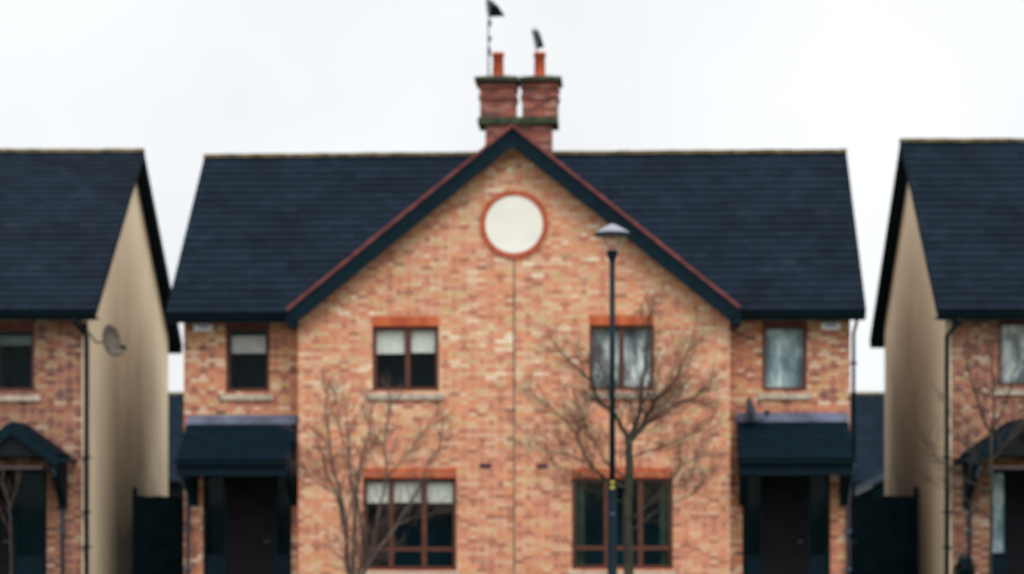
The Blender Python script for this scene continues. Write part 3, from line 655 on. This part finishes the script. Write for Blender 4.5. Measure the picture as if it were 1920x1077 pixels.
# side gates
def gate(x0, x1, y, h, label):
    root = thing('side_gate', label, 'gate', ((x0+x1)/2, y, 0), 0, 'dark timber side gates'); w = (x1-x0)/2; b = MB(); n = int(2*w/.12)
    for i in range(n):
        a = -w+.09+(2*w-.18)*i/n; b.box(a+.0015, a+(2*w-.18)/n-.001, -.012, .012, .06, h-.008*((i*7) % 3))
    b.build('boards', M['fence'], root)
    for zr in (.3, h-.35): b = MB(); b.box(-w+.09, w-.09, .012, .05, zr, zr+.1); b.build('rail', M['fence'], root)
    for s in (-1, 1):
        b = MB(); b.box(*sorted((s*w, s*(w-.085))), -.05, .05, 0, h+.12); b.prism([(s*w-s*.0425-.055, -.06, h+.12), (s*w-s*.0425+.055, -.06, h+.12), (s*w-s*.0425, -.06, h+.18)], (0, .12, 0)); b.build('post', M['fence'], root)
gate(-7.62, -6.05, 45.4, 1.86, 'dark timber side gate in the gap left of the middle house')
gate(6.55, 7.96, 44.3, 1.86, 'dark timber side gate in the gap right of the middle house')
root = thing('garden_shed', 'low dark shed with a pale sloping roof edge behind the right side gate', 'shed', (8.3, 53, 0))
b = MB(); b.prism([(-.9, 0, 0), (.9, 0, 0), (.9, 0, 2.42), (-.9, 0, 1.6)], (0, 2, 0)); b.build('wall', M['fence'], root)
b = MB(); b.prism([(-1, -.1, 1.56), (1, -.1, 2.47), (1, -.1, 2.53), (-1, -.1, 1.62)], (0, 2.3, 0)); b.build('roof', M['slate'], root)
b = MB(); b.prism([(-.98, -.13, 1.56), (.14, -.13, 2.07), (.14, -.13, 2.13), (-.98, -.13, 1.62)], (0, .02, 0)); b.build('roof_edge', M['steel'], root)

# ------------------------------------------------------------------ street lamp
p0 = wpt(1148, 900, 33); root = thing('street_lamp', 'tall black street lamp with a flat grey hood in front of the gable', 'street lamp', (p0.x, 33, 0))
zz = lambda py: wpt(1148, py, 33).z
b = MB(); b.tube([(0, 0, zz(906)), (0, 0, zz(486))], [.044, .040], 14); b.build('pole', M['lampblack'], root)
b = MB(); b.lathe([(.09, 0), (.09, .03), (.072, .06), (.070, zz(914)), (.052, zz(906)), (.044, zz(902))], 20); b.build('base', M['lampblack'], root)
b = MB(); b.lathe([(.041, zz(492)), (.05, zz(488)), (.082, zz(476)), (.086, zz(471)), (.07, zz(470)), (.01, zz(470))], 20); b.build('collar', M['lampblack'], root)
b = MB(); b.lathe([(.07, zz(470)), (.10, zz(462)), (.15, zz(446)), (.165, zz(441))], 24); b.build('bowl', M['bowl'], root)
b = MB(); b.lathe([(.26, zz(441)), (.262, zz(438)), (.22, zz(434)), (.14, zz(428)), (.07, zz(423)), (.02, zz(421)), (.005, zz(420))], 28); b.lathe([(.002, zz(436.5)), (.2, zz(437)), (.26, zz(441))], 28); b.build('hood', M['lamphat'], root)
b = MB(); b.lathe([(.255, zz(442.5)), (.266, zz(442)), (.268, zz(438.5)), (.262, zz(438))], 28); b.build('hood_rim', M['lampblack'], root)
b = MB(); b.box(-.03, .03, -.0735, -.069, zz(913)-.03, zz(913)+.01); b.box(-.026, .026, -.053, -.042, zz(907), zz(902)); b.build('sticker', M['yellow'], root)
b = MB(); b.box(-.035, .035, -.079, -.071, zz(965), zz(962)); b.build('door_seam', M['lead'], root)

# ------------------------------------------------------------------ bare trees
def tree(name, label, d, base, limbs, seed, trunk_r, twigs=1.0, bark='bark', twm='twig', depth=.5, group='bare young trees before the houses', tl=.55, levels=3):
    """base: foot pixel x; limbs: list of (points seen in the photo, start radius, end radius); each limb gets its own run in depth"""
    rnd = random.Random(seed); bp = wpt(base, PY, d); root = thing(name, label, 'tree', (bp.x, d, 0), 0, group)
    tb, tw = MB(), MB(); count = [0]
    def twig(p, dr, ln, r, lv):
        pts = [p]; q = p.copy(); v = dr.normalized(); n = 4 if ln > .25 else 3
        for i in range(n):
            v = (v+Vector((rnd.gauss(0, .13), rnd.gauss(0, .13), rnd.gauss(.05, .1)))).normalized(); q = q+v*ln/n; pts.append(q.copy())
        rr = [max(.0016, r*(1-.75*i/n)) for i in range(n+1)]; tw.tube(pts, rr, 4, False)
        if lv > 0:
            for i in range(1, n+1):
                for _ in range(2 if rnd.random() < .5*twigs else 1):
                    ax = Vector((rnd.gauss(0, 1), rnd.gauss(0, 1), rnd.gauss(0, 1))).cross(v).normalized()
                    nd = (Matrix.Rotation(rnd.uniform(.35, .8), 3, ax) @ v)+Vector((0, 0, .12)); twig(pts[i], nd, ln*rnd.uniform(.45, .7), r*.55, lv-1)
    for k, (pix, r0, r1) in enumerate(limbs):
        n = len(pix); dy = 0 if k == 0 else rnd.uniform(-depth, depth); pts = []
        for i, (px, py) in enumerate(pix):
            dd = d+dy*(i/(n-1))**1.1; w = wpt(px, py, dd); pts.append(w-Vector((bp.x, d, 0)))
        sm = []
        for i in range(n-1):                               # smooth the run
            a, b_, c, e_ = pts[max(i-1, 0)], pts[i], pts[i+1], pts[min(i+2, n-1)]
            for t in (0, .25, .5, .75):
                sm.append(.5*((2*b_)+(c-a)*t+(2*a-5*b_+4*c-e_)*t*t+(3*b_-a-3*c+e_)*t**3)+Vector((rnd.gauss(0, .006), rnd.gauss(0, .01), 0)))
        sm.append(pts[-1]); m = len(sm); rad = [r0+(r1-r0)*(i/(m-1))**.8 for i in range(m)]
        tb.tube(sm, rad, 8 if r0 > .03 else 6)
        if k == 0 and trunk_r[1]: continue
        st = 2 if k else m//2
        for i in range(st, m):
            f = i/m
            for _ in range(2 if rnd.random() < twigs*.75 else 1):
                t = (sm[min(i+1, m-1)]-sm[i-1]).normalized(); ax = Vector((rnd.gauss(0, .35), rnd.gauss(0, 1), rnd.gauss(0, .35))).cross(t)
                if ax.length < .01: continue
                ax = Vector((rnd.gauss(0, .5), rnd.choice((-1, 1)), rnd.gauss(0, .5))).normalized()
                nd = Matrix.Rotation(rnd.uniform(.3, .85), 3, ax) @ t+Vector((0, 0, .1)); twig(sm[i], nd, tl*rnd.uniform(.6, 1.2)*(1-.35*f), max(.0034, rad[i]*.26), levels-1)
    tb.build('trunk', M[bark], root); tw.build('crown', M[twm], root)
def px8(*a): return [(980+x/2.834, 560+y/2.834) for x, y in a]
def px7(*a): return [(560+x/2.856, 700+y/2.856) for x, y in a]
def px5(*a): return [(1720+x/2.083, 560+y/2.083) for x, y in a]
tree('bare_tree', 'bare young tree with dark forked trunk behind the street lamp', 36, 1178, [
    ([(1177, 1148), (1178, 1050), (1177, 960), (1180, 890), (1177, 822)], .088, .062),
    (px8((560, 740), (520, 680), (480, 600), (400, 540), (360, 440), (260, 340), (170, 250)), .042, .008),
    (px8((562, 740), (600, 680), (625, 560), (638, 450), (655, 330), (662, 200), (670, 90)), .050, .008),
    (px8((570, 760), (620, 700), (670, 600), (720, 520), (800, 450), (850, 340), (890, 250)), .044, .008),
    (px8((600, 730), (680, 650), (720, 620), (800, 570), (900, 530), (970, 460)), .022, .006),
    (px8((560, 850), (650, 815), (750, 780), (850, 740), (960, 700)), .018, .006),
    (px8((565, 1010), (440, 960), (330, 830), (270, 700), (170, 600), (60, 520)), .026, .006),
    (px8((565, 960), (450, 880), (370, 760), (330, 650), (300, 560)), .018, .006),
    (px8((440, 950), (330, 870), (220, 825), (80, 790)), .014, .005),
    (px8((575, 1180), (700, 1060), (800, 950), (860, 880), (950, 830)), .022, .006),
    (px8((575, 1240), (700, 1140), (810, 1080), (900, 1040), (960, 960)), .020, .006),
    (px8((480, 600), (455, 500), (440, 420), (400, 330)), .014, .005),
    (px8((670, 600), (760, 560), (850, 545), (960, 540)), .014, .005),
    (px8((565, 1100), (430, 1040), (330, 1010), (200, 960)), .014, .005),
  ], 5, (.1, True), .6, 'barkdark', 'twigdark', .55, tl=.5)
tree('bare_tree', 'leafless many stemmed pale brown tree in front of the lower left gable window', 38, 668, [
    ([(668, 1142), (668, 1110), (668, 1082)], .11, .10),
    (px7((300, 1120), (258, 1030), (255, 880), (225, 650), (180, 500), (160, 300), (145, 190)), .052, .010),
    (px7((252, 860), (200, 640), (150, 540), (120, 420), (60, 330)), .022, .006),
    (px7((300, 1120), (290, 1000), (300, 750), (280, 560), (265, 380), (255, 200)), .048, .008),
    (px7((310, 1120), (340, 950), (315, 650), (330, 480), (380, 300), (390, 180)), .038, .007),
    (px7((320, 1120), (370, 1030), (400, 900), (440, 700), (470, 560), (462, 400), (485, 200), (495, 120)), .034, .008),
    (px7((320, 1130), (420, 950), (500, 850), (580, 720), (650, 600), (680, 500), (750, 400), (770, 250)), .034, .007),
    (px7((470, 560), (520, 500), (590, 420), (640, 350), (710, 260)), .016, .005),
    (px7((300, 640), (330, 560), (360, 450), (410, 380)), .014, .005),
    (px7((190, 640), (120, 600), (60, 550), (20, 500)), .012, .005),
    (px7((520, 820), (600, 780), (700, 760), (780, 740)), .010, .004),
    (px7((270, 430), (220, 300), (210, 180), (190, 90)), .014, .005),
  ], 9, (.1, True), .45, 'bark', 'twig', .5, tl=.4)
tree('bare_tree', 'bare slim tree in front of the porch of the right house', 37.5, 1857, [
    (px5((288, 1240), (286, 1077), (290, 800), (288, 520)), .036, .028),
    (px5((288, 530), (245, 430), (205, 300), (190, 240)), .026, .007),
    (px5((290, 520), (300, 400), (292, 290), (290, 200)), .024, .007),
    (px5((292, 520), (340, 420), (380, 290), (400, 200)), .022, .006),
    (px5((285, 760), (180, 700), (110, 650), (60, 600), (0, 490)), .016, .005),
    (px5((286, 860), (200, 790), (100, 740), (30, 700)), .012, .004),
    (px5((288, 640), (350, 560), (410, 480), (470, 420)), .016, .005),
    (px5((286, 700), (200, 600), (150, 520), (110, 400)), .012, .004),
  ], 14, (.1, True), .6, 'barkdark', 'twigdark', .4, tl=.36)
tree('bare_tree', 'thin pale sapling at the left edge before the dark porch', 38, 20, [
    ([(20, 1142), (21, 1077), (19, 983), (18, 948), (32, 913), (36, 880)], .013, .005),
    ([(18, 950), (8, 915), (4, 880)], .007, .003), ([(20, 1000), (-4, 950), (-20, 900)], .007, .003),
  ], 21, (.1, False), .3, 'bark', 'twig', .3, tl=.22, levels=2)
# clipped dark shrub at the foot of the right house
def shrub(px, py, d, label, r, seed):
    rnd = random.Random(seed); c = wpt(px, py, d); root = thing('shrub', label, 'shrub', (c.x, d, 0)); b = MB(); h = c.z+.1
    for i in range(900):
        v = Vector((rnd.gauss(0, 1), rnd.gauss(0, 1), rnd.gauss(0, 1))).normalized()*rnd.uniform(.5, 1)**.5; p = Vector((v.x*r, v.y*r, h*.55+v.z*h*.45))
        a = Vector((rnd.gauss(0, 1), rnd.gauss(0, 1), rnd.gauss(0, 1))).normalized(); e = a.cross(v).normalized(); b.face([p, p+a*.045+e*.02, p+a*.08, p+a*.045-e*.02])
    b.build('foliage', M['fence'], root)
    b = MB()
    for i in range(5): b.tube([(0, 0, 0), (rnd.uniform(-.1, .1), rnd.uniform(-.1, .1), h*.5)], .012, 5)
    b.build('stem', M['bark'], root)
shrub(1808, 1050, 41, 'small dark bush at the foot of the right house wall', .17, 3)
